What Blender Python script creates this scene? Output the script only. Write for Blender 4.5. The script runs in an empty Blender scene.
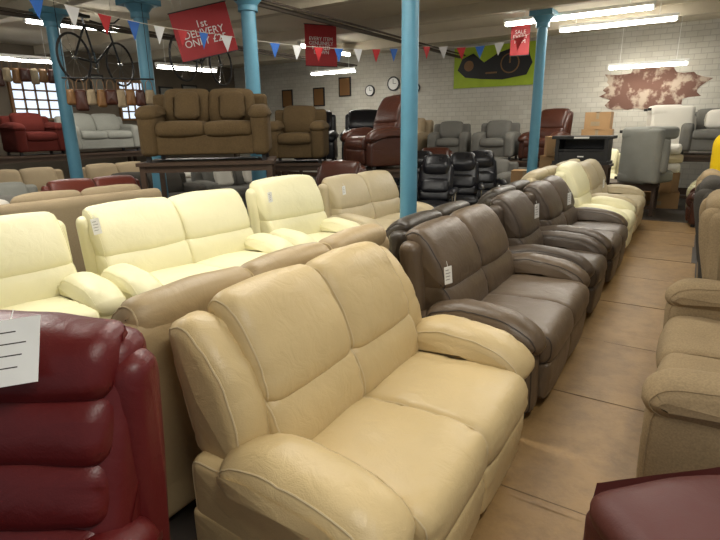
import bpy, bmesh, math, random
from mathutils import Vector, Matrix, noise
random.seed(7)
SC=bpy.context.scene
COL=SC.collection
RES=1.0; GATHER=0.0

# ------------------------------------------------------------ materials
def newmat(name):
    m=bpy.data.materials.new(name); m.use_nodes=True
    nt=m.node_tree; b=nt.nodes["Principled BSDF"]
    return m,nt,b
def L(nt,a,b): nt.links.new(a,b)
def coords(nt,scale=None):
    tc=nt.nodes.new("ShaderNodeTexCoord")
    return tc.outputs["Object"]
def noise_n(nt,co,scale,detail=3,rough=.5):
    n=nt.nodes.new("ShaderNodeTexNoise"); n.inputs["Scale"].default_value=scale
    n.inputs["Detail"].default_value=detail; n.inputs["Roughness"].default_value=rough
    L(nt,co,n.inputs["Vector"]); return n
def mixcol(nt,fac,c1,c2):
    m=nt.nodes.new("ShaderNodeMix"); m.data_type='RGBA'
    L(nt,fac,m.inputs[0]); m.inputs[6].default_value=(*c1,1); m.inputs[7].default_value=(*c2,1)
    return m.outputs[2]
def s2l(c):
    return tuple(((x/255)/12.92 if x/255<=.04045 else ((x/255+.055)/1.055)**2.4) for x in c)
def leather(name,rgb,rough=.36,var=.12,wr=.3):
    c=s2l(rgb); m,nt,b=newmat(name); co=coords(nt)
    n=noise_n(nt,co,3.5,4)
    col=mixcol(nt,n.outputs["Fac"],tuple(x*(1-var) for x in c),tuple(min(1,x*(1+var)) for x in c))
    L(nt,col,b.inputs["Base Color"])
    n3=noise_n(nt,co,7,4); mr=nt.nodes.new("ShaderNodeMapRange"); L(nt,n3.outputs["Fac"],mr.inputs[0])
    mr.inputs[3].default_value=rough-.06; mr.inputs[4].default_value=rough+.12; L(nt,mr.outputs[0],b.inputs["Roughness"])
    b.inputs["Specular IOR Level"].default_value=.42
    v=nt.nodes.new("ShaderNodeTexVoronoi"); v.inputs["Scale"].default_value=190; L(nt,co,v.inputs["Vector"])
    n2=noise_n(nt,co,10,4,.55); n2.inputs["Distortion"].default_value=1.2
    b1=nt.nodes.new("ShaderNodeBump"); b1.inputs["Strength"].default_value=.14; b1.inputs["Distance"].default_value=.002
    L(nt,v.outputs["Distance"],b1.inputs["Height"])
    b2=nt.nodes.new("ShaderNodeBump"); b2.inputs["Strength"].default_value=wr; b2.inputs["Distance"].default_value=.014
    L(nt,n2.outputs["Fac"],b2.inputs["Height"]); L(nt,b1.outputs[0],b2.inputs["Normal"])
    L(nt,b2.outputs[0],b.inputs["Normal"]); return m
def fabric(name,rgb,var=.2,rough=.95,scale=160):
    c=s2l(rgb); m,nt,b=newmat(name); co=coords(nt)
    n=noise_n(nt,co,scale,2); n1=noise_n(nt,co,5,3)
    mm=nt.nodes.new("ShaderNodeMath"); mm.operation='MULTIPLY_ADD'; mm.inputs[1].default_value=.7
    L(nt,n.outputs["Fac"],mm.inputs[0])
    m2=nt.nodes.new("ShaderNodeMath"); m2.operation='MULTIPLY'; m2.inputs[1].default_value=.35
    L(nt,n1.outputs["Fac"],m2.inputs[0]); L(nt,m2.outputs[0],mm.inputs[2])
    col=mixcol(nt,mm.outputs[0],tuple(x*(1-var*1.6) for x in c),tuple(min(1,x*(1+var*1.6)) for x in c))
    L(nt,col,b.inputs["Base Color"]); b.inputs["Roughness"].default_value=rough
    b.inputs["Specular IOR Level"].default_value=.2
    bp=nt.nodes.new("ShaderNodeBump"); bp.inputs["Strength"].default_value=.35; bp.inputs["Distance"].default_value=.003
    L(nt,n.outputs["Fac"],bp.inputs["Height"]); L(nt,bp.outputs[0],b.inputs["Normal"]); return m
def plain(name,rgb,rough=.6,metal=0,var=.08,scale=8):
    c=s2l(rgb); m,nt,b=newmat(name); co=coords(nt); n=noise_n(nt,co,scale,4)
    col=mixcol(nt,n.outputs["Fac"],tuple(x*(1-var) for x in c),tuple(min(1,x*(1+var)) for x in c))
    L(nt,col,b.inputs["Base Color"]); b.inputs["Roughness"].default_value=rough; b.inputs["Metallic"].default_value=metal
    return m
def emit(name,rgb,s):
    m,nt,b=newmat(name); c=s2l(rgb)
    b.inputs["Base Color"].default_value=(*c,1); b.inputs["Emission Color"].default_value=(*c,1); b.inputs["Emission Strength"].default_value=s
    return m

M={}
M['cream_f']=leather("leather_champagne",(200,177,130),rough=.41,wr=.34)
M['tan']=leather("leather_tan",(174,152,114),rough=.42)
M['cream']=leather("leather_cream",(230,224,184),rough=.43,var=.06,wr=.28)
M['taupe']=leather("leather_taupe",(98,82,64),rough=.38)
M['taupe2']=leather("leather_taupe_dark",(76,64,52),rough=.38)
M['darkbrown']=leather("leather_dark_brown",(60,52,42),rough=.36)
M['brown']=leather("leather_brown",(70,38,27),rough=.3)
M['redbrown']=leather("leather_red_brown",(104,46,34),rough=.35)
M['maroon']=leather("leather_maroon",(92,24,24),rough=.37,wr=.25)
M['maroon2']=leather("leather_oxblood",(80,36,32),rough=.5,wr=.15)
M['black']=leather("leather_black",(24,24,28),rough=.28)
M['beige']=leather("leather_beige",(188,174,142),rough=.42)
M['fgrey']=fabric("fabric_grey",(104,102,96))
M['fbeige']=fabric("fabric_beige",(150,134,108))
M['fgreige']=fabric("fabric_greige",(142,123,94),var=.28,scale=120)
M['fbrown']=fabric("fabric_brown",(84,68,45),scale=60,var=.28)
M['fdark']=fabric("fabric_charcoal",(72,68,62))
M['flight']=fabric("fabric_light_grey",(138,138,130))
M['fred']=fabric("fabric_rust",(78,28,22))
M['fwhite']=fabric("fabric_white",(215,210,198),var=.05)
M['fyellow']=fabric("fabric_yellow",(220,184,24),var=.08)
M['foot']=plain("dark_plastic",(28,25,23),.5)
M['stitch']=plain("stitch_thread",(208,190,150),.7)
M['stitchd']=plain("stitch_thread_dark",(56,47,38),.7)
M['chrome']=plain("chrome",(190,190,190),.2,1)
M['wood']=plain("wood_brown",(66,48,34),.5,0,.25,20)
M['blue']=plain("blue_column_paint",(84,138,160),.45,0,.1)
M['white']=plain("white_card",(235,235,230),.7)
M['red']=plain("sign_red",(170,34,38),.5)
M['fred2']=plain("flag_red",(180,36,40),.7)
M['fblue']=plain("flag_blue",(40,96,176),.7)
M['fwh']=plain("flag_white",(216,216,216),.7)
M['dark']=plain("black_paint",(24,24,24),.5)
M['gold']=plain("gold_brown",(120,84,44),.5)
M['lime']=plain("banner_lime",(158,182,40),.6,0,.2,4)
M['tube']=emit("fluorescent_tube_glow",(255,250,240),24)
M['cord']=plain("string",(210,205,190),.8)
M['card']=plain("carton_card",(160,126,86),.8,0,.15,5)

# ------------------------------------------------------------ mesh builder
def rp(pts,r,step=.07,n=4):
    step*=RES
    out=[]; N=len(pts)
    P=[Vector((p[0],p[1])) for p in pts]; RR=[(p[2] if len(p)>2 else r) for p in pts]
    T=[]
    for i in range(N):
        c=P[i];a=P[i-1];b=P[(i+1)%N]
        da=min(RR[i],.48*(a-c).length);db=min(RR[i],.48*(b-c).length)
        T.append((c+(a-c).normalized()*da,c,c+(b-c).normalized()*db))
    for i in range(N):
        s,c,e=T[i]
        for k in range(n+1):
            t=k/n; out.append(s*(1-t)**2+c*2*t*(1-t)+e*t*t)
        ns=T[(i+1)%N][0]; d=(ns-e).length; m=int(d/step)
        for k in range(1,m+1): out.append(e.lerp(ns,k/(m+1)))
    return out
class MB:
    def __init__(s): s.v=[];s.f=[];s.m=[]
    def add(s,vs,fs,mi):
        o=len(s.v); s.v+=[tuple(x) for x in vs]; s.f+=[tuple(i+o for i in f) for f in fs]; s.m+=[mi]*len(fs)
    def loft(s,prof,y0,y1,r=.05,bulge=.01,mi=0,nz=.005,pipe=None,step=.06,m=4,fx=None):
        step*=RES
        pr=[]
        for p in prof:
            if not pr or (p-pr[-1]).length>1e-4: pr.append(p)
        if (pr[0]-pr[-1]).length<1e-4: pr.pop()
        N=len(pr); A=sum(pr[i].x*pr[(i+1)%N].y-pr[(i+1)%N].x*pr[i].y for i in range(N))
        sg=1 if A>0 else -1; nr=[];arc=[0]
        for i in range(N):
            t=(pr[(i+1)%N]-pr[i-1]).normalized(); nr.append(Vector((t.y,-t.x))*sg); arc.append(arc[-1]+(pr[(i+1)%N]-pr[i]).length)
        r=min(r,(y1-y0)*.49); secs=[]
        for k in range(m+1):
            th=k/m*math.pi/2; secs.append((y0+r*(1-math.cos(th)),r*(1-math.sin(th))))
        mid=max(1,int((y1-y0-2*r)/step))
        for k in range(1,mid): secs.append((y0+r+(y1-y0-2*r)*k/mid,0))
        for k in range(m,-1,-1):
            th=k/m*math.pi/2; secs.append((y1-r*(1-math.cos(th)),r*(1-math.sin(th))))
        vs=[];sd=random.random()*50
        for (y,ins) in secs:
            t=(y-y0)/(y1-y0); bb=bulge*(1-(2*t-1)**2); ed=min(y-y0,y1-y)
            for i in range(N):
                p=pr[i]+nr[i]*(bb-ins)
                if nz:
                    q=Vector((p.x*4+sd,y*4,p.y*4)); q2=Vector((p.x*11+sd,y*11,p.y*11))
                    d=noise.noise(q)*nz+noise.noise(q2)*nz*.4
                    if GATHER and nz>.004 and ed>r*.25:
                        a=arc[i]; ph=noise.noise(Vector((a*9+sd,3,0 if t<.5 else 7)))*3
                        wv=max(0,math.sin(a*48+ph*2))**2*(.4+.8*abs(noise.noise(Vector((a*6,sd,t>.5)))))
                        d-=GATHER*wv*math.exp(-((ed-r*.6)/.06)**2)
                    p=p+nr[i]*d
                vs.append(Vector((p.x,y,p.y)))
        S=len(secs); fs=[]
        for a in range(S-1):
            for i in range(N):
                j=(i+1)%N; fs.append((a*N+i,a*N+j,(a+1)*N+j,(a+1)*N+i))
        for a,sy in ((0,-1),(S-1,1)):
            c=sum((vs[a*N+i] for i in range(N)),Vector())/N; c.y+=sy*r*.18
            ci=len(vs); vs.append(c)
            for i in range(N):
                j=(i+1)%N; fs.append((a*N+i,a*N+j,ci) if sy>0 else (a*N+j,a*N+i,ci))
        if fx: vs=[fx(v) for v in vs]
        s.add(vs,fs,mi)
        if pipe is not None:
            for a in (max(1,m-2),S-1-max(1,m-2)):
                s.tube([vs[a*N+i] for i in range(0,N)],.0036,pipe,True,4)
    def tube(s,path,r,mi=0,closed=False,seg=8,r2=None):
        P=[Vector(p) for p in path]; n=len(P); vs=[]; fs=[]
        up=Vector((0,0,1)); prev=None
        for i in range(n):
            a=P[(i-1)%n] if (closed or i>0) else P[i]; b=P[(i+1)%n] if (closed or i<n-1) else P[i]
            t=(b-a).normalized()
            if prev is None:
                x=t.cross(up) if abs(t.z)<.9 else t.cross(Vector((1,0,0)))
            else: x=prev-t*prev.dot(t)
            x.normalize(); prev=x; y=t.cross(x)
            rr=r if r2 is None else r+(r2-r)*i/(n-1)
            for k in range(seg):
                an=k/seg*2*math.pi; vs.append(P[i]+(x*math.cos(an)+y*math.sin(an))*rr)
        for i in range(n if closed else n-1):
            for k in range(seg):
                a=i*seg+k;b=i*seg+(k+1)%seg;c=((i+1)%n)*seg+(k+1)%seg;d=((i+1)%n)*seg+k
                fs.append((a,b,c,d))
        if not closed:
            fs.append(tuple(range(seg))); fs.append(tuple((n-1)*seg+k for k in range(seg)))
        s.add(vs,fs,mi)
    def cyl(s,x,y,z0,z1,r0,r1=None,mi=0,seg=20):
        s.tube([(x,y,z0),(x,y,z1)],r0,mi,False,seg,r1 if r1 is not None else r0)
    def box(s,x0,x1,y0,y1,z0,z1,mi=0):
        v=[(x,y,z) for x in (x0,x1) for y in (y0,y1) for z in (z0,z1)]
        s.add(v,[(0,1,3,2),(4,6,7,5),(0,4,5,1),(2,3,7,6),(0,2,6,4),(1,5,7,3)],mi)
    def xf(s,Mx): s.v=[tuple(Mx@Vector(p)) for p in s.v]
    def mesh(s,name,mats):
        me=bpy.data.meshes.new(name); me.from_pydata(s.v,[],s.f)
        for m in mats: me.materials.append(M[m] if isinstance(m,str) else m)
        me.polygons.foreach_set("material_index",s.m)
        bm=bmesh.new(); bm.from_mesh(me); bmesh.ops.recalc_face_normals(bm,faces=bm.faces); bm.to_mesh(me); bm.free()
        me.polygons.foreach_set("use_smooth",[True]*len(me.polygons))
        me.set_sharp_from_angle(angle=math.radians(48)); me.update(); return me
def put(name,me,x=0,y=0,rot=0,z=0,parent=None,sc=None):
    o=bpy.data.objects.new(name,me); COL.objects.link(o); o.location=(x,y,z); o.rotation_euler=(0,0,math.radians(rot))
    if sc: o.scale=sc
    if parent: o.parent=parent
    return o

# ------------------------------------------------------------ furniture
def recliner(W=1.5,n=2,H=1.0,D=.94,aw=.25,wing=True,lum=True,rolls=0,mats=('cream_f','foot','stitch'),pipe=2,nz=.007,bo=.05,button=False,wingw=.58,al=.07,ah=.045,ar=.16):
    b=MB(); g=D/.94
    X=lambda pts:[(p[0]*g,)+tuple(p[1:]) for p in pts]
    def Z(pts):
        return [(p[0]*g,(.45+(p[1]-.45)*(H-.45)/.55) if p[1]>.45 else p[1])+tuple(p[2:]) for p in pts]
    b.loft(rp(X([(.12,.05),(.12,.30),(.86,.30),(.86,.05)]),.03),.04,W-.04,r=.02,bulge=0,mi=0,nz=0)
    e=max(.03,aw-bo-.08)
    b.loft(rp(Z([(.14,.06),(.03,.90),(.07,.95),(.17,.93),(.24,.10)]),.05),e,W-e,r=.05,bulge=.005,nz=.004)
    sw=(W-2*aw)/n; bw=(W-2*aw+2*bo)/n
    for i in range(n):
        y0=aw+i*sw-.012;y1=aw+(i+1)*sw+.012
        b.loft(rp(X([(.24,.27),(.24,.45),(.5,.478),(.8,.485),(.925,.465,.07),(.945,.34),(.90,.28)]),.06),y0,y1,r=.045,bulge=.012,nz=nz,pipe=pipe)
        b.loft(rp(X([(.84,.07),(.84,.29),(.925,.30),(.93,.22),(.915,.07)]),.03),y0+.012,y1-.012,r=.03,bulge=.008,nz=nz*.6)
        y0=aw-bo+i*bw-.01;y1=aw-bo+(i+1)*bw+.01
        if rolls:
            b.loft(rp([(.10,.40),(.0,H-.05),(.05,H-.01),(.15,H-.03),(.36,.45),(.36,.40)],.06),y0-.03,y1+.03,r=.06,bulge=.01,nz=nz)
            for q in range(rolls):
                t0=q/rolls;t1=(q+1)/rolls
                za=.44+(H-.44)*t0;zb=.44+(H-.44)*t1;xa=.30-.18*t0;xb=.30-.18*t1
                dz=.02
                b.loft(rp([(xa-.08,za-dz),(xb-.08,zb+dz),(xb+.06,zb+dz*.3,.05),((xa+xb)/2+.09,(za+zb)/2,.09),(xa+.06,za-dz*.4,.05)],.05),y0,y1,r=.05,bulge=.02,nz=nz)
        elif lum:
            b.loft(rp(Z([(.14,.43),(.11,.68),(.30,.69),(.375,.60,.08),(.40,.43)]),.06),y0,y1,r=.05,bulge=.01,nz=nz,pipe=pipe)
            b.loft(rp(Z([(.13,.62),(.03,.97),(.09,1.015),(.18,.99,.07),(.30,.82,.1),(.345,.66,.06),(.27,.615)]),.05),y0,y1,r=.06,bulge=.018,nz=nz,pipe=pipe)
        else:
            b.loft(rp(Z([(.14,.43),(.04,.97),(.10,1.0),(.20,.97,.06),(.32,.72,.09),(.38,.43)]),.06),y0,y1,r=.06,bulge=.012,nz=nz,pipe=pipe)
    for s in (0,1):
        def Y(a,c): return (a,c) if s==0 else (W-c,W-a)
        y0,y1=Y(.045,aw-.01)
        b.loft(rp(X([(.13,.05),(.13,.50),(.5,.50),(.84-al*.6,.43),(.87,.38),(.88,.05)]),.05),y0,y1,r=.035,bulge=.008,nz=nz*.5,pipe=pipe)
        y0,y1=Y(0,aw+.02)
        b.loft(rp(X([(ar,.44),(ar+.02,.60-ah),(.45,.655-ah),(.72,.635-ah,.1),(.92-al,.58-ah,.1),(.985-al,.48-ah*.5,.08),(.95-al,.40),(.86-al,.39),(.72,.445),(.4,.455)]),.06),y0,y1,r=.09,bulge=.014,nz=nz,pipe=pipe)
        if wing:
            y0,y1=Y(aw*(1-wingw),aw+.02)
            b.loft(rp(Z([(.10,.46),(.00,.88),(.02,.95,.08),(.12,.95,.06),(.26,.80,.08),(.33,.62,.08),(.33,.46)]),.06),y0,y1,r=.055,bulge=.012,nz=nz,pipe=pipe)
        for xx in (.2,.78):
            y0,y1=Y(.06,.11); b.box(xx*g,xx*g+.06,y0,y1,0,.07,1)
    if button:
        b.tube([(.66*g,.05,.34),(.66*g,.028,.34)],.024,1,False,14)
    b.xf(Matrix.Translation((-D/2,-W/2,0)))
    return b.mesh("recliner",list(mats))

def fabsofa(W=1.7,n=2,H=.85,D=.9,aw=.2,mats=('fgrey','foot','stitchd'),loose=False,pipe=None,rollarm=False,nz=.008):
    b=MB()
    b.loft(rp([(.04,.08),(.04,.32),(.86,.32),(.86,.08)],.03),.02,W-.02,r=.02,bulge=0,nz=.002)
    b.loft(rp([(.03,.10),(.0,H-.08),(.05,H-.03),(.17,H-.05),(.24,.10)],.05),.03,W-.03,r=.05,bulge=0,nz=.004)
    sw=(W-2*aw)/n
    for i in range(n):
        y0=aw+i*sw-.006;y1=aw+(i+1)*sw+.006
        b.loft(rp([(.2,.30),(.2,.46),(.55,.475),(.86,.46),(.90,.38),(.88,.30)],.05),y0,y1,r=.05,bulge=.015,nz=nz,pipe=pipe)
        b.loft(rp([(.16,.45),(.10,H-.02),(.17,H+.02),(.27,H-.03,.07),(.38,.62,.1),(.38,.46)],.06),y0,y1,r=.065,bulge=.02,nz=nz,pipe=pipe)
        if loose:
            b.loft(rp([(.34,.49),(.28,.80),(.36,.83),(.50,.52)],.05),y0+sw*.25,y0+sw*.85,r=.09,bulge=.03,nz=.01,mi=2)
    for s in (0,1):
        y0,y1=(0,aw+.01) if s==0 else (W-aw-.01,W)
        b.loft(rp([(.03,.08),(.03,.60),(.45,.62),(.84,.59,.06),(.90,.5),(.89,.08)],.05),y0,y1,r=.06,bulge=.012,nz=nz*.6,pipe=pipe)
        if rollarm:
            b.loft(rp([(.03,.5),(.03,.64),(.45,.67),(.85,.64,.08),(.93,.55),(.88,.48)],.06),y0-.02,y1+.02,r=.085,bulge=.012,nz=nz,pipe=pipe)
        for xx in (.08,.78):
            ya=.05 if s==0 else W-.1; b.box(xx,xx+.05,ya,ya+.05,0,.09,1)
    b.xf(Matrix.Translation((-.45,-W/2,0)))
    return b.mesh("fabric_sofa",list(mats))

def pedestal_chair(mats=('black','chrome')):
    b=MB(); 
    b.loft(rp([(-.25,.36),(-.25,.46),(.1,.49),(.27,.47,.06),(.28,.38)],.05),-.27,.27,r=.06,bulge=.02)
    b.loft(rp([(-.22,.45),(-.40,1.0),(-.30,1.02),(-.20,.8,.06),(-.10,.5)],.05),-.26,.26,r=.07,bulge=.015)
    b.loft(rp([(-.33,.86),(-.40,1.12),(-.32,1.15),(-.20,1.0,.06),(-.22,.86)],.05),-.21,.21,r=.08,bulge=.02)
    b.loft(rp([(-.24,.60),(-.29,.78),(-.16,.80,.05),(-.10,.62)],.04),-.23,.23,r=.08,bulge=.02)
    for s in (-1,1):
        y=s*.31
        b.loft(rp([(-.28,.60),(-.26,.67),(.15,.68,.04),(.22,.62),(.15,.60)],.03),y-.045,y+.045,r=.035)
        b.tube([(-.2,y,.61),(-.18,y,.42),(0,y*.8,.38)],.015,1); b.tube([(.14,y,.61),(.12,y,.42),(0,y*.8,.38)],.015,1)
    b.cyl(0,0,.05,.37,.035,mi=1); b.cyl(0,0,.0,.04,.29,.27,1,28); b.cyl(0,0,.04,.06,.27,.05,1,28)
    return b.mesh("pedestal_chair",list(mats))

def platform(w,d,h,mats=('wood',)):
    b=MB(); b.box(-w/2,w/2,-d/2,d/2,h-.04,h)
    for x in (-w/2+.03,w/2-.09):
        for y in (-d/2+.03,d/2-.09): b.box(x,x+.06,y,y+.06,0,h-.04)
    b.box(-w/2+.05,w/2-.05,-d/2+.04,-d/2+.06,h-.12,h-.04); b.box(-w/2+.05,w/2-.05,d/2-.06,d/2-.04,h-.12,h-.04)
    b.box(-w/2+.05,w/2-.05,-d/2+.04,-d/2+.07,.12,.18)
    return b.mesh("platform",list(mats))
def footstool(w,d,h,mats):
    b=MB()
    b.loft(rp([(-w/2,.12),(-w/2,h-.1),(w/2,h-.1),(w/2,.12)],.05),-d/2,d/2,r=.05,bulge=0)
    b.loft(rp([(-w/2-.01,h-.14),(-w/2,h-.03),(0,h),(w/2,h-.03),(w/2+.01,h-.14)],.08),-d/2-.01,d/2+.01,r=.10,bulge=.015)
    for x in (-w/2+.05,w/2-.1):
        for y in (-d/2+.05,d/2-.1): b.box(x,x+.05,y,y+.05,0,.13,1)
    return b.mesh("footstool",list(mats))
def carton(w,d,h):
    b=MB(); b.box(-w/2,w/2,-d/2,d/2,0,h,0); b.box(-.03,.03,-d/2-.002,d/2+.002,h*.6,h+.002,1)
    b.box(-w/2-.002,w/2+.002,-d/2-.002,-d/2,h-.02,h,0); b.box(-w*.25,w*.1,-d/2-.003,-d/2,h*.2,h*.45,1)
    return b.mesh("carton",['card','fbeige'])

RES=.36; GATHER=.011
me_front=recliner(W=1.54,n=2,H=1.0,aw=.25,button=True,bo=0,ar=.27,nz=.008,wingw=.62)
RES=.5; GATHER=.009
me_taupe=recliner(W=1.52,n=2,H=.97,wing=False,aw=.21,ar=.24,mats=('taupe','foot','stitchd'))
me_tan3=recliner(W=1.85,n=3,H=1.0,wing=False,aw=.17,bo=.1,mats=('tan','foot','stitch'))
me_cream2=recliner(W=1.62,n=2,H=1.01,wing=False,aw=.23,bo=.14,ar=.3,mats=('cream','foot','cream'))
me_maroon=recliner(W=.98,n=1,H=1.07,wing=False,aw=.19,bo=.08,rolls=4,mats=('maroon','foot','maroon'),pipe=None)
RES=.8; GATHER=.006
me_taupe1=recliner(W=.90,n=1,H=.97,wing=False,aw=.2,mats=('taupe2','foot','stitchd'))
me_taupe2=recliner(W=1.5,n=2,H=.97,wing=False,aw=.22,mats=('taupe2','foot','stitchd'))
me_dark=recliner(W=1.5,n=2,H=.95,wing=False,aw=.22,mats=('darkbrown','foot','stitchd'))
me_cream1=recliner(W=1.02,n=1,H=1.06,wing=False,aw=.23,bo=.14,ar=.3,mats=('cream','foot','cream'))
me_beige2=recliner(W=1.5,n=2,H=1.0,wing=False,aw=.22,bo=.1,mats=('beige','foot','beige'))
RES=.6; GATHER=0
me_fR=fabsofa(W=1.6,n=2,H=.9,mats=('fgreige','foot','fgreige'),pipe=2,rollarm=True,nz=.012)
RES=1.0
me_brown1=recliner(W=.92,n=1,H=1.08,wing=True,aw=.2,mats=('brown','foot','stitchd'))
me_redb2=recliner(W=1.5,n=2,H=.92,wing=False,aw=.22,mats=('redbrown','foot','stitchd'))
me_black1=recliner(W=.92,n=1,H=1.0,wing=False,aw=.2,mats=('black','foot','black'))
me_wing=recliner(W=.86,n=1,H=1.1,wing=True,aw=.19,mats=('fgreige','foot','fgreige'),pipe=None)
me_wingd=recliner(W=.86,n=1,H=1.12,wing=True,aw=.19,mats=('fdark','foot','fdark'),pipe=None)
me_fgrey=fabsofa(W=1.7,mats=('fgrey','foot','fwhite'),loose=True)
me_flight=fabsofa(W=1.6,mats=('flight','foot','flight'))
me_flight1=fabsofa(W=.95,n=1,mats=('flight','foot','flight'))
me_fwhite1=fabsofa(W=.95,n=1,mats=('fwhite','foot','fwhite'))
me_fgrey1=fabsofa(W=.95,n=1,mats=('fgrey','foot','fgrey'))
me_fbeige=fabsofa(W=1.6,H=.9,mats=('fbeige','foot','fbeige'))
me_fbeigeh=fabsofa(W=1.6,H=1.02,mats=('fbeige','foot','fbeige'))
me_fbeige1=fabsofa(W=.95,n=1,H=.95,mats=('fbeige','foot','fbeige'))
me_fbrown=fabsofa(W=1.52,H=.86,mats=('fbrown','foot','fbrown'),loose=True,rollarm=True)
me_fbrown1=fabsofa(W=.95,n=1,H=.9,mats=('fbrown','foot','fbrown'),rollarm=True)
me_fdark=fabsofa(W=1.6,mats=('fdark','foot','fdark'))
me_fred1=fabsofa(W=1.0,n=1,mats=('fred','foot','fred'),rollarm=True)
me_yel=fabsofa(W=.8,n=1,H=.9,mats=('fyellow','foot','fyellow'))
me_ped=pedestal_chair()
G=.012
put("champagne_leather_sofa",me_front,-.97,1.65,0,G)
put("taupe_leather_sofa",me_taupe,-.98,3.24,0,G)
put("taupe_leather_armchair",me_taupe1,-1.0,4.52,0,G)
put("dark_taupe_leather_sofa",me_taupe2,-1.0,5.79,0,G)
put("cream_leather_armchair",me_cream1,-1.03,7.14,0,G)
put("beige_leather_sofa",me_beige2,-1.05,8.5,0,G)
put("tan_leather_sofa",me_tan3,-1.95,1.80,180)
put("dark_brown_leather_sofa",me_dark,-2.0,3.6,180)
put("dark_brown_leather_sofa",me_dark,-2.0,5.5,180)
put("beige_leather_sofa",me_beige2,-2.05,7.1,180)
put("beige_leather_sofa",me_beige2,-2.05,8.66,180)
put("cream_leather_sofa",me_cream2,-3.61,1.14,-5)
put("cream_leather_sofa",me_cream2,-3.46,2.79,-5)
put("cream_leather_armchair",me_cream1,-3.33,4.14,-5)
put("beige_leather_sofa",me_beige2,-3.21,5.43,-5)
put("beige_fabric_sofa",me_fbeigeh,-5.25,2.72,175)
put("beige_fabric_sofa",me_fbeige,-5.4,.95,178)
put("grey_fabric_sofa",me_fgrey,-6.6,2.2,-10)
put("red_brown_leather_sofa",me_redb2,-6.9,4.05,-12)
put("light_grey_fabric_sofa",me_flight,-8.2,3.1,-8)
put("charcoal_fabric_sofa",me_fdark,-7.95,5.6,-12)
put("grey_fabric_sofa",me_fgrey,-7.7,7.4,-12)
put("beige_fabric_sofa",me_fbeige,-10.3,4.6,-8)
put("beige_fabric_sofa",me_fbeige,-10.1,6.4,-8)
put("grey_fabric_sofa",me_fgrey,-9.9,8.2,-8)
for (x,y,mm,nm) in [(-12.0,5.7,me_fred1,"rust_fabric_armchair"),(-11.9,7.1,me_flight,"light_grey_fabric_sofa"),(-11.8,8.8,me_flight1,"light_grey_fabric_armchair"),(-11.7,10.2,me_flight,"light_grey_fabric_sofa"),(-12.1,4.2,me_fgrey1,"grey_fabric_armchair")]:
    put(nm,mm,x,y,-5,1.1)
put("display_platform",platform(4.4,1.15,1.1),-12.0,5.9,85); put("display_platform",platform(3.4,1.15,1.1),-11.7,9.85,85)
put("wooden_table",platform(1.62,1.0,1.2),-5.27,4.62,40)
put("brown_fabric_sofa",me_fbrown,-5.27,4.62,-50,1.2)
put("wooden_table",platform(1.0,.95,1.02),-5.7,6.9,30)
put("brown_fabric_armchair",me_fbrown1,-5.7,6.9,-60,1.02)
put("wooden_table",platform(1.0,1.0,.95),-4.25,7.1,30) 
put("brown_leather_armchair",me_brown1,-4.25,7.1,-115,.95)
put("brown_leather_armchair",me_brown1,-4.35,5.95,-80,0)
put("wooden_table",platform(2.1,1.0,.9),-6.3,8.9,20)
put("black_leather_armchair",me_black1,-6.75,8.75,-60,.9); put("black_leather_armchair",me_black1,-5.8,9.1,-60,.9)
for i,(x,y,r) in enumerate([(-3.25,7.0,-75),(-3.1,7.75,-70),(-3.0,8.5,-60)]): put("black_pedestal_chair",me_ped,x,y,r)
put("black_pedestal_chair",me_ped,-3.9,8.1,-50)
put("display_platform",platform(5.6,1.15,.8),-5.1,11.9,0)
for i,(x,mm,nm,r,dy) in enumerate([(-7.3,me_brown1,"brown_leather_armchair",-70,0),(-6.2,me_fbeige1,"beige_fabric_armchair",-95,.03),(-5.1,me_fgrey1,"grey_fabric_armchair",-75,0),(-3.95,me_fgrey1,"grey_fabric_armchair",-85,0),(-2.85,me_brown1,"brown_leather_armchair",-105,0)]):
    put(nm,mm,x,11.9+dy,r,.8)
for x,y,mm,nm,r in [(-6.8,10.5,me_fdark,"charcoal_fabric_sofa",-95),(-4.9,10.6,me_brown1,"brown_leather_armchair",-70),(-3.65,10.75,me_fgrey1,"grey_fabric_armchair",-95),(-4.9,9.4,me_black1,"black_leather_armchair",-70)]:
    put(nm,mm,x,y,r)
# back right pile
put("cabinet_stand",platform(.95,.5,.9),-1.68,9.75,0)
b=MB(); b.box(-.45,.45,-.26,.26,0,.05,0); b.box(-.42,.42,.2,.25,.05,.42,0); b.box(-.42,-.36,-.24,.2,.05,.42,0);b.box(.36,.42,-.24,.2,.05,.42,0); b.box(-.48,.48,-.28,.28,.42,.47,0); b.box(-.36,.36,-.22,.2,.22,.25,0); b.box(-.12,.12,-.285,-.28,.43,.46,1); b.box(-.36,.36,-.23,-.22,.05,.21,0); b.box(-.05,.05,-.235,-.23,.12,.14,1)
put("black_display_cabinet",b.mesh("black_display_cabinet",['dark','white']),-1.68,9.75,0,.9)
put("low_plinth",platform(1.05,1.0,.55),-1.02,10.6,0)
def upended(mm,nm,x,y,z,w,rot,flip=1):
    o=put(nm,mm,x,y,0); o.rotation_euler=(math.radians(90*flip),0,math.radians(rot)); o.location.z=z+w/2; return o
upended(me_flight1,"upturned_grey_armchair",-1.02,10.6,.55,.95,60)
put("display_platform",platform(4.0,1.15,.95),-.2,12.4,0)
upended(me_fwhite1,"upturned_white_armchair",-1.02,12.4,.95,.95,100)
put("grey_fabric_sofa",me_fgrey,.52,12.4,-92,.95)
c1=carton(.6,.5,.5);c2=carton(.5,.4,.35);c3=carton(.7,.45,.3)
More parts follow.
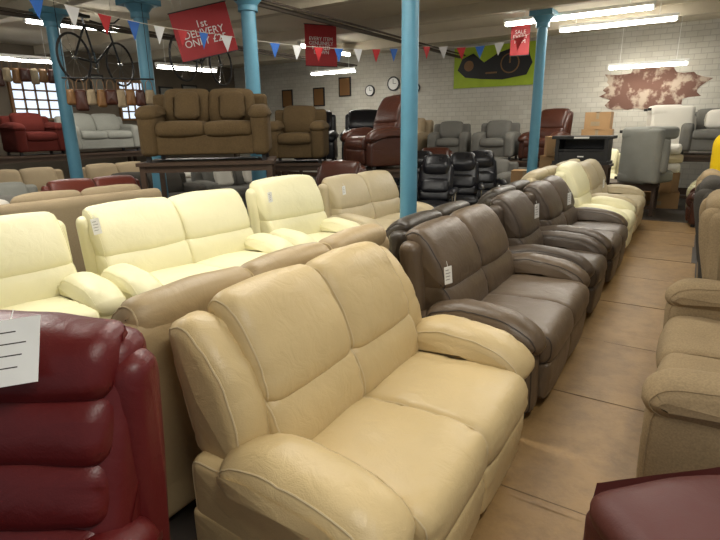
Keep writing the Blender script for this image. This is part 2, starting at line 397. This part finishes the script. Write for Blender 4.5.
for (mm,x,y,z,r) in [(c1,-2.2,10.35,0,6),(c1,-2.18,10.35,.5,-5),(c2,-2.2,10.32,1.0,20),(c3,-.55,11.4,0,5),(c2,-.52,11.4,.3,-15),(c1,-1.87,12.3,.95,4),(c2,-1.87,12.3,1.45,0),(c2,-2.82,10.4,0,-6),(c2,-2.82,10.4,.35,8)]:
    put("cardboard_box",mm,x,y,r,z)
b=MB()
for k,(zz,rr) in enumerate([(0,0),(.17,.2),(.34,-.15)]):
    b2=MB(); b2.loft(rp([(-.28,zz),(-.28,zz+.16),(.28,zz+.16),(.28,zz)],.06),-.26,.26,r=.07,bulge=.015,mi=k%2)
    b2.xf(Matrix.Rotation(rr,4,'Z')); b.add(b2.v,b2.f,0); b.m[-len(b2.m):]=b2.m
put("seat_cushion_pile",b.mesh("seat_cushion_pile",['fwhite','beige']),-.55,11.4,10,.67)
put("cream_leather_armchair",me_cream1,-1.75,11.25,-88,0)
# right side row
put("greige_fabric_sofa",me_fR,.42,2.83,180,G)
put("greige_wing_armchair",me_wing,.54,4.1,0,G)
put("charcoal_wing_armchair",me_wingd,.50,5.02,0,G)
put("greige_wing_armchair",me_wing,.50,5.95,0,G)
put("wooden_stand",platform(.95,.95,.85),.63,7.0,0)
put("yellow_fabric_armchair",me_yel,.59,7.0,180,.85)
put("beige_leather_sofa",me_beige2,.60,8.4,180); put("brown_leather_armchair",me_brown1,.42,9.7,180); put("cream_leather_armchair",me_cream1,.4,10.75,180)
put("maroon_footstool",footstool(.58,.75,.49,('maroon2','foot')),.30,1.45,42,G)
put("maroon_leather_armchair",me_maroon,-1.41,.215,-63)

# ------------------------------------------------------------ room
def boxobj(name,x0,x1,y0,y1,z0,z1,mat):
    b=MB(); b.box(x0,x1,y0,y1,z0,z1); me=b.mesh(name,[mat]); 
    return put(name,me)
def brickmat(name,c,c2):
    m,nt,b=newmat(name); tc=nt.nodes.new("ShaderNodeTexCoord")
    mp=nt.nodes.new("ShaderNodeMapping"); L(nt,tc.outputs["Object"],mp.inputs[0]); mp.inputs["Rotation"].default_value=(math.radians(90),0,0)
    br=nt.nodes.new("ShaderNodeTexBrick"); br.inputs["Scale"].default_value=2.2; L(nt,mp.outputs[0],br.inputs["Vector"])
    br.inputs["Color1"].default_value=(*s2l(c),1); br.inputs["Color2"].default_value=(*s2l(c2),1); br.inputs["Mortar"].default_value=(*[x*.82 for x in s2l(c2)],1)
    br.inputs["Mortar Size"].default_value=.014
    n=noise_n(nt,tc.outputs["Object"],1.1,6,.6)
    mx=nt.nodes.new("ShaderNodeMix"); mx.data_type='RGBA'; mx.blend_type='MULTIPLY'; L(nt,n.outputs["Fac"],mx.inputs[0])
    L(nt,br.outputs["Color"],mx.inputs[6]); mx.inputs[7].default_value=(.66,.62,.54,1)
    L(nt,mx.outputs[2],b.inputs["Base Color"]); b.inputs["Roughness"].default_value=.7
    bp=nt.nodes.new("ShaderNodeBump"); bp.inputs["Strength"].default_value=.5; bp.inputs["Distance"].default_value=.01; bp.invert=True
    L(nt,br.outputs["Fac"],bp.inputs["Height"]); L(nt,bp.outputs[0],b.inputs["Normal"]); return m
wallm=brickmat("white_painted_brick",(212,210,200),(202,199,188))
floorm=plain("concrete_floor",(70,65,60),.55,0,.25,2.5)
ceilm=plain("ceiling_plaster",(214,205,184),.8,0,.12,1.5)
CX0,CX1,CY0,CY1,CZ=-14,3.2,-2.5,13.6,3.6
boxobj("floor",CX0,CX1,CY0,CY1,-.1,0,floorm)
boxobj("ceiling",CX0,CX1,CY0,CY1,CZ,CZ+.1,ceilm)
boxobj("wall_back",CX0,CX1,CY1,CY1+.2,0,CZ,wallm)
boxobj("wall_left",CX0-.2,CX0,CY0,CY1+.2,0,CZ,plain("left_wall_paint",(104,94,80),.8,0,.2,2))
boxobj("baseboard_back",CX0,CX1,CY1-.02,CY1,0,.15,'wood')
bm_=plain("beam_paint",(194,184,162),.7)
for i,y in enumerate((.6,2.2,4.7,7.1,9.35,11.6)):
    boxobj("ceiling_beam",CX0,CX1,y-.09,y+.09,CZ-.2,CZ,bm_)
for x in (-5.6,-9.0):
    b=MB(); b.tube([(x,CY0,CZ-.3),(x,CY1,CZ-.3)],.035,0,False,10); b.tube([(x+.14,CY0,CZ-.27),(x+.14,CY1,CZ-.27)],.02,0,False,8)
    put("ceiling_pipe",b.mesh("ceiling_pipe",[plain("pipe_dark",(80,70,60),.6)]))
def cardmat():
    m,nt,b=newmat("cardboard"); co=coords(nt)
    n=noise_n(nt,co,1.6,5,.55); n2=noise_n(nt,co,6,7,.72)
    col=mixcol(nt,n.outputs["Fac"],s2l((134,105,64)),s2l((166,132,84)))
    mx=nt.nodes.new("ShaderNodeMix"); mx.data_type='RGBA'; mx.blend_type='MULTIPLY'
    rr=nt.nodes.new("ShaderNodeValToRGB"); rr.color_ramp.elements[0].position=.38; rr.color_ramp.elements[0].color=(.62,.60,.58,1); rr.color_ramp.elements[1].position=.58; rr.color_ramp.elements[1].color=(1,1,1,1)
    L(nt,n2.outputs["Fac"],rr.inputs[0]); mx.inputs[0].default_value=.65; L(nt,col,mx.inputs[6]); L(nt,rr.outputs[0],mx.inputs[7])
    L(nt,mx.outputs[2],b.inputs["Base Color"]); b.inputs["Roughness"].default_value=.5
    bp=nt.nodes.new("ShaderNodeBump"); bp.inputs["Strength"].default_value=.35; bp.inputs["Distance"].default_value=.012
    L(nt,n2.outputs["Fac"],bp.inputs["Height"]); L(nt,bp.outputs[0],b.inputs["Normal"]); return m
cm=cardmat()
b=MB(); y=-1.0; k=0
while y<9.0:
    ln=.92+random.random()*.1; zt=.001+.002*(k%2)
    x0=-.75+random.uniform(-.03,.03); x1=.12+random.uniform(-.02,.03); 
    nx,ny=8,10; vs=[];fs=[]
    for i in range(nx+1):
        for j in range(ny+1):
            xx=x0+(x1-x0)*i/nx; yy=y+(ln+.05)*j/ny
            vs.append((xx,yy,zt+.003+noise.noise(Vector((xx*3,yy*3,k*5)))*.003))
    for i in range(nx):
        for j in range(ny):
            a=i*(ny+1)+j; fs.append((a,a+ny+1,a+ny+2,a+1))
    b.add(vs,fs,0); b.box(x0,x1,y+ln+.044,y+ln+.05,0,zt+.0055,1); y+=ln; k+=1
put("cardboard_runner",b.mesh("cardboard_runner",[cm,plain("cardboard_edge",(100,78,52),.8)]))

def column(x,y,r):
    b=MB(); b.cyl(0,0,0,.25,r*1.5,r*1.5,0,24); b.cyl(0,0,.25,.32,r*1.5,r,0,24); b.cyl(0,0,.3,CZ-.4,r*1.02,r*.92,0,24)
    b.cyl(0,0,CZ-.45,CZ-.38,r*1.25,r*1.25,0,24); b.cyl(0,0,CZ-.40,CZ-.28,r,r*1.9,0,24); b.box(-r*2.1,r*2.1,-r*2.1,r*2.1,CZ-.28,CZ-.2)
    put("blue_column",b.mesh("blue_column",['blue']),x,y)
column(-2.40,4.6,.085); column(-2.50,9.62,.09); column(-5.55,5.75,.11); column(-7.12,5.14,.105); column(-8.75,4.72,.10)

def tubelight(x,y,z,ln,ang,power=0,drop=.15):
    b=MB(); b.box(-ln/2,ln/2,-.05,.05,.035,.09,0); b.tube([(-ln/2+.03,0,0),(ln/2-.03,0,0)],.033,1,False,10)
    b.box(-ln/2,-ln/2+.03,-.03,.03,-.02,.05,0); b.box(ln/2-.03,ln/2,-.03,.03,-.02,.05,0)
    if CZ-z>.2:
        for s in (-.35,.35): b.tube([(ln*s,0,.09),(ln*s,0,CZ-z)],.006,0,False,5)
    o=put("fluorescent_light",b.mesh("fluorescent_light",['white','tube']),x,y,ang,z)
    if power:
        l=bpy.data.lights.new("tube_glow",'AREA'); l.shape='RECTANGLE'; l.size=ln; l.size_y=.12; l.energy=power; l.color=(1,.965,.885)
        lo=bpy.data.objects.new("tube_glow",l); COL.objects.link(lo); lo.parent=o; lo.location=(0,0,-.05)
tubelight(-2.07,9.95,3.32,2.4,0,42); tubelight(-1.6,11.25,3.32,2.0,0,34); tubelight(-1.15,12.95,2.72,1.5,0,14)
tubelight(-9.3,5.4,3.32,1.5,75,34); tubelight(-7.7,10.5,3.32,2.0,90,38); tubelight(-11.5,5.4,2.95,1.5,80,26)
tubelight(-10.0,8.3,2.9,1.5,80,34); tubelight(-8.6,12.0,3.0,1.5,0,20); tubelight(-7.2,2.9,3.3,1.5,80,22)
tubelight(-2.4,2.9,3.3,2.4,0,62); tubelight(-.3,5.8,3.45,2.4,0,58) ; tubelight(-5.2,1.6,3.3,2.4,0,70); tubelight(.6,.6,3.3,1.8,90,54)
tubelight(-4.4,6.0,3.45,1.5,90,28)

sky=emit("window_daylight",(200,214,228),1.3)
def window(x,y0,y1,z0,z1,idx):
    b=MB(); b.box(x,x+.02,y0,y1,z0,z1,0)
    t=.05
    b.box(x,x+.08,y0-t,y0+.01,z0-t,z1+t,1); b.box(x,x+.08,y1-.01,y1+t,z0-t,z1+t,1); b.box(x,x+.08,y0,y1,z0-t,z0+.01,1); b.box(x,x+.08,y0,y1,z1-.01,z1+t,1)
    for k in range(1,4):
        yy=y0+(y1-y0)*k/4; b.box(x+.02,x+.05,yy-.02,yy+.02,z0,z1,1)
    for k in range(1,5):
        zz=z0+(z1-z0)*k/5; b.box(x+.02,x+.05,y0,y1,zz-.02,zz+.02,1)
    put("window_%d"%idx,b.mesh("window",[sky,'gold']))
window(CX0+.005,6.3,7.4,1.9,3.0,1); window(CX0+.005,9.1,10.0,1.9,2.9,2)

def text(s,size,loc,parent,mat,rot=(math.radians(90),0,0)):
    c=bpy.data.curves.new("lettering",'FONT'); c.body=s; c.size=size; c.align_x='CENTER'; c.align_y='CENTER'; c.extrude=.002; c.space_line=.85
    c.materials.append(M[mat]); o=bpy.data.objects.new("lettering",c); COL.objects.link(o); o.parent=parent; o.location=loc; o.rotation_euler=rot
def sign(name,x,y,z,w,h,rot,txt,size,tilt=0):
    b=MB(); b.box(-w/2,w/2,0,.012,-h/2,h/2,0); b.box(-w/2-.01,w/2+.01,-.002,.014,h/2,h/2+.015,1); b.box(-w/2-.01,w/2+.01,-.002,.014,-h/2-.015,-h/2,1)
    for s in (-.4,.4): b.tube([(w*s,.006,h/2),(w*s,.006,CZ-z-.05)],.003,2,False,4)
    o=put(name,b.mesh(name,['red','dark','cord']),x,y,rot,z); o.rotation_euler[1]=math.radians(-tilt)
    text(txt,size,(0,-.004,0),o,'white'); return o
sign("red_delivery_sign",-6.34,5.62,2.95,.84,.66,38,"1st\nDELIVERY\nONLY £25",.14,12)
sign("red_genuine_sign",-6.5,8.7,3.12,.66,.74,58,"EVERY ITEM\nGENUINELY\nMARKED\nDOWN",.095)
sign("red_hanging_sign",-3.22,10.8,3.22,.36,.66,10,"SALE\nEVERY\nITEM",.1)
b=MB(); w,h=2.15,1.0
b.box(-w/2,w/2,0,.015,-h/2,h/2,0)
def disc(b,x,z,r,mi,d=.012,seg=28):
    b.tube([(x,-.002,z),(x,-d,z)],r,mi,False,seg)
b.add([(-.97,-.012,-.05),(-.75,-.012,-.24),(-.3,-.012,-.3),(.25,-.012,-.34),(.85,-.012,-.26),(.98,-.012,.02),(.86,-.012,.3),(.5,-.012,.4),(.1,-.012,.3),(-.25,-.012,.1),(-.55,-.012,.34),(-.85,-.012,.22)],[(0,1,2,3,4,5,6,7,8,9,10,11)],1)
disc(b,.42,.04,.24,2,.016); disc(b,.42,.04,.21,1,.018); disc(b,-.66,.04,.13,2,.016); b.box(.40,.44,-.02,-.018,.04,.2,2)
b.box(-.2,.1,-.018,-.012,-.18,-.14,2)
put("clock_banner",b.mesh("clock_banner",['lime','dark','gold']),-4.68,CY1-.03,0,3.02)
b=MB(); pts=[];N=48
for i in range(N):
    a=i/N*2*math.pi; rr=1+.4*noise.noise(Vector((math.cos(a)*2,math.sin(a)*2,3)))+.25*noise.noise(Vector((math.cos(a)*6,math.sin(a)*6,9)))
    pts.append((math.cos(a)*.95*rr,-.0,math.sin(a)*.46*rr))
b.add(pts+[(0,0,0)],[(i,(i+1)%N,N) for i in range(N)],0)
pm,nt,bb=newmat("exposed_brick_stain"); co=coords(nt); n=noise_n(nt,co,3.2,6,.6); rmp=nt.nodes.new("ShaderNodeValToRGB"); L(nt,n.outputs["Fac"],rmp.inputs[0])
rmp.color_ramp.elements[0].position=.5; rmp.color_ramp.elements[0].color=(*s2l((104,74,62)),1); rmp.color_ramp.elements[1].position=.6; rmp.color_ramp.elements[1].color=(*s2l((168,152,134)),1)
L(nt,rmp.outputs[0],bb.inputs["Base Color"]); bb.inputs["Roughness"].default_value=.9
put("bare_brick_patch",b.mesh("bare_brick_patch",[pm]),-1.1,CY1-.012,0,2.3)
def clock(x,z,r):
    b=MB(); disc(b,0,0,r,0,.04); disc(b,0,0,r*.8,1,.045); b.box(-.006,.006,-.05,-.045,0,r*.6,0); b.box(0,r*.45,-.05,-.045,-.006,.006,0)
    put("wall_clock",b.mesh("wall_clock",['dark','white']),x,CY1-.005,0,z)
clock(-7.6,2.75,.2); clock(-8.4,2.6,.16); clock(-6.9,2.6,.14)
for x,z in ((-9.3,2.75),(-10.3,2.5),(-11.6,2.5)):
    b=MB(); b.box(-.22,.22,-.03,0,-.28,.28,0); b.box(-.18,.18,-.034,-.03,-.24,.24,1); put("framed_picture",b.mesh("framed_picture",['dark','gold']),x,CY1-.002,0,z)
for y,z,w_,h_ in ((5.3,2.5,.5,.6),(5.8,2.9,.3,.4),(7.9,2.4,.6,.4),(8.5,2.8,.4,.5),(10.7,2.5,.5,.7),(11.6,2.7,.6,.5),(12.5,2.5,.4,.6)):
    b=MB(); b.box(0,.03,-w_/2,w_/2,-h_/2,h_/2,0); b.box(.03,.034,-w_/2+.05,w_/2-.05,-h_/2+.05,h_/2-.05,1); put("framed_picture",b.mesh("framed_picture",['dark','flight']),CX0+.002,y,0,z)

def bunting(P0,P1,n,sag):
    b=MB(); P0=Vector(P0);P1=Vector(P1); pts=[]
    for i in range(41):
        t=i/40; p=P0.lerp(P1,t); p.z-=sag*4*t*(1-t); pts.append(p)
    b.tube(pts,.004,3,False,4)
    d=(P1-P0).normalized()
    for i in range(n):
        t=(i+.5)/n; p=P0.lerp(P1,t); p.z-=sag*4*t*(1-t); w=.085;h=.21; sw=Vector((random.uniform(-.02,.02),random.uniform(-.02,.02),0))
        a=p-d*w;c=p+d*w;e=p+Vector((0,0,-h))+sw; nn=d.cross(Vector((0,0,1)))*.002
        b.add([a-nn,c-nn,e-nn,a+nn,c+nn,e+nn],[(0,1,2),(5,4,3),(0,3,4,1),(1,4,5,2),(2,5,3,0)],[0,1,2][i%3])
    put("flag_bunting",b.mesh("flag_bunting",['fwh','fred2','fblue','cord']))
bunting((-5.6,2.0,2.98),(-5.9,5.4,2.86),9,.1); bunting((-5.9,5.4,2.86),(-4.3,9.2,2.98),11,.12); bunting((-4.3,9.2,2.98),(-2.66,9.45,3.05),5,.1)

def bicycle():
    b=MB()
    def wheel(cx,cz,r=.33):
        b.tube([(cx+math.cos(i/28*2*math.pi)*r,0,cz+math.sin(i/28*2*math.pi)*r) for i in range(28)],.018,0,True,6)
        for i in range(10):
            a=i/10*math.pi*2; b.tube([(cx,0,cz),(cx+math.cos(a)*r,0,cz+math.sin(a)*r)],.0025,1,False,4)
        b.tube([(cx,-.04,cz),(cx,.04,cz)],.02,1,False,8)
    wheel(-.5,.33);wheel(.52,.33)
    bbp=(-.05,0,.30);seat=(-.2,0,.82);head=(.36,0,.78);headb=(.40,0,.66);rear=(-.5,0,.33);fr=(.52,0,.33)
    for a,c in ((bbp,seat),(seat,head),(bbp,headb),(seat,rear),(bbp,rear),(headb,fr),(head,headb)): b.tube([a,c],.016,2,False,8)
    b.tube([head,(.34,0,.92)],.013,1,False,6); b.tube([(.28,-.28,.98),(.34,-.12,.93),(.34,.12,.93),(.28,.28,.98)],.012,0,False,6)
    b.tube([seat,(-.23,0,.92)],.012,1,False,6); b.loft(rp([(-.36,.92),(-.36,.97),(-.1,.95),(-.1,.93)],.02),-.06,.06,r=.03,mi=0)
    b.tube([(-.05+math.cos(i/16*6.283)*.09,.03,.30+math.sin(i/16*6.283)*.09) for i in range(16)],.008,1,True,5)
    b.tube([(.05,.07,.30-.14),(-.15,-.07,.30+.14)],.01,1,False,5)
    return b.mesh("bicycle",['foot','chrome','dark'])
mb=bicycle()
for x,y,z,r in ((-8.1,5.0,2.3,110),(-6.9,6.05,2.3,105)):
    o=put("hanging_bicycle",mb,x,y,r,z)
    bb=MB(); 
    for s in (-.45,.45): bb.tube([(s,0,.66),(s,0,CZ-z)],.004,0,False,4)
    put("hanging_wire",bb.mesh("hanging_wire",['cord']),0,0,0,0,parent=o)
b=MB(); b.tube([(-.6,0,0),(.6,0,0)],.012,1,False,8)
for i in range(9):
    x=-.52+i*.13; hh=random.uniform(.16,.30); ww=random.uniform(.05,.085)
    b.loft([Vector((p[0]+x,p[1])) for p in rp([(-ww,-.16-hh),(-ww*.75,-.16),(ww*.75,-.16),(ww,-.16-hh)],.03)],-.05,.05,r=.04,mi=(0,2,3)[i%3])
    b.tube([(x-.05,0,-.17),(x-.04,0,-.05),(x,0,.0),(x+.04,0,-.05),(x+.05,0,-.17)],.006,0,False,5)
for s in (-.55,.55): b.tube([(s,0,0),(s,0,CZ-2.3)],.004,1,False,4)
me_bag=b.mesh("handbag_rail",['gold','dark','brown','fbeige'])
put("handbag_rail",me_bag,-7.25,4.6,55,2.3); put("handbag_rail",me_bag,-9.6,4.6,60,2.75)
def tag(x,y,z,rot,w=.06,h=.12,tilt=0):
    b=MB(); b.box(-.001,.001,-w/2,w/2,-h,0,0); b.tube([(0,0,0),(-.01,0,.03)],.0015,0,False,4)
    for k in range(4): b.box(.001,.0015,-w*.35,w*(.1+.06*(k*7%4)),-h*(.2+.18*k)-.0015,-h*(.2+.18*k)+.0015,1)
    o=put("price_tag",b.mesh("price_tag",['white','stitchd']),x,y,rot,z); o.rotation_euler[1]=math.radians(-tilt); o.rotation_euler[0]=math.radians(6)
tag(-1.06,2.50,.84,-30,.05,.10); tag(-1.08,4.40,.93,-20); tag(-1.0,5.3,.93,-20); tag(-3.66,2.05,.96,-10,.06,.12); tag(-1.40,.53,1.125,-50,.14,.17,38); tag(-3.45,3.7,.98,-10,.05,.1); tag(-3.3,4.75,.94,-10,.05,.1); tag(-.9,6.75,.93,-10,.05,.1)

w=bpy.data.worlds.new("world"); SC.world=w; w.use_nodes=True
w.node_tree.nodes["Background"].inputs[0].default_value=(.92,.95,1,1); w.node_tree.nodes["Background"].inputs[1].default_value=.31

# ------------------------------------------------------------ camera
pitch,yaw,roll,Hc,f=math.radians(15.7),math.radians(33.1),math.radians(.9),1.58,510
h=Vector((-math.sin(yaw),math.cos(yaw),0));Rr=Vector((math.cos(yaw),math.sin(yaw),0));Zv=Vector((0,0,1))
F=h*math.cos(pitch)-Zv*math.sin(pitch);U=h*math.sin(pitch)+Zv*math.cos(pitch)
Xc=Rr*math.cos(roll)-U*math.sin(roll);Yc=Rr*math.sin(roll)+U*math.cos(roll);Zc=-F
cd=bpy.data.cameras.new("camera"); cd.lens=f/720*36; cd.sensor_width=36; cd.clip_start=.02
co=bpy.data.objects.new("camera",cd); COL.objects.link(co)
mt=Matrix((Xc,Yc,Zc)).transposed().to_4x4(); mt.translation=(0,0,Hc); co.matrix_world=mt
SC.camera=co
SC.view_settings.view_transform='Standard'; SC.view_settings.look='None'; SC.view_settings.exposure=0
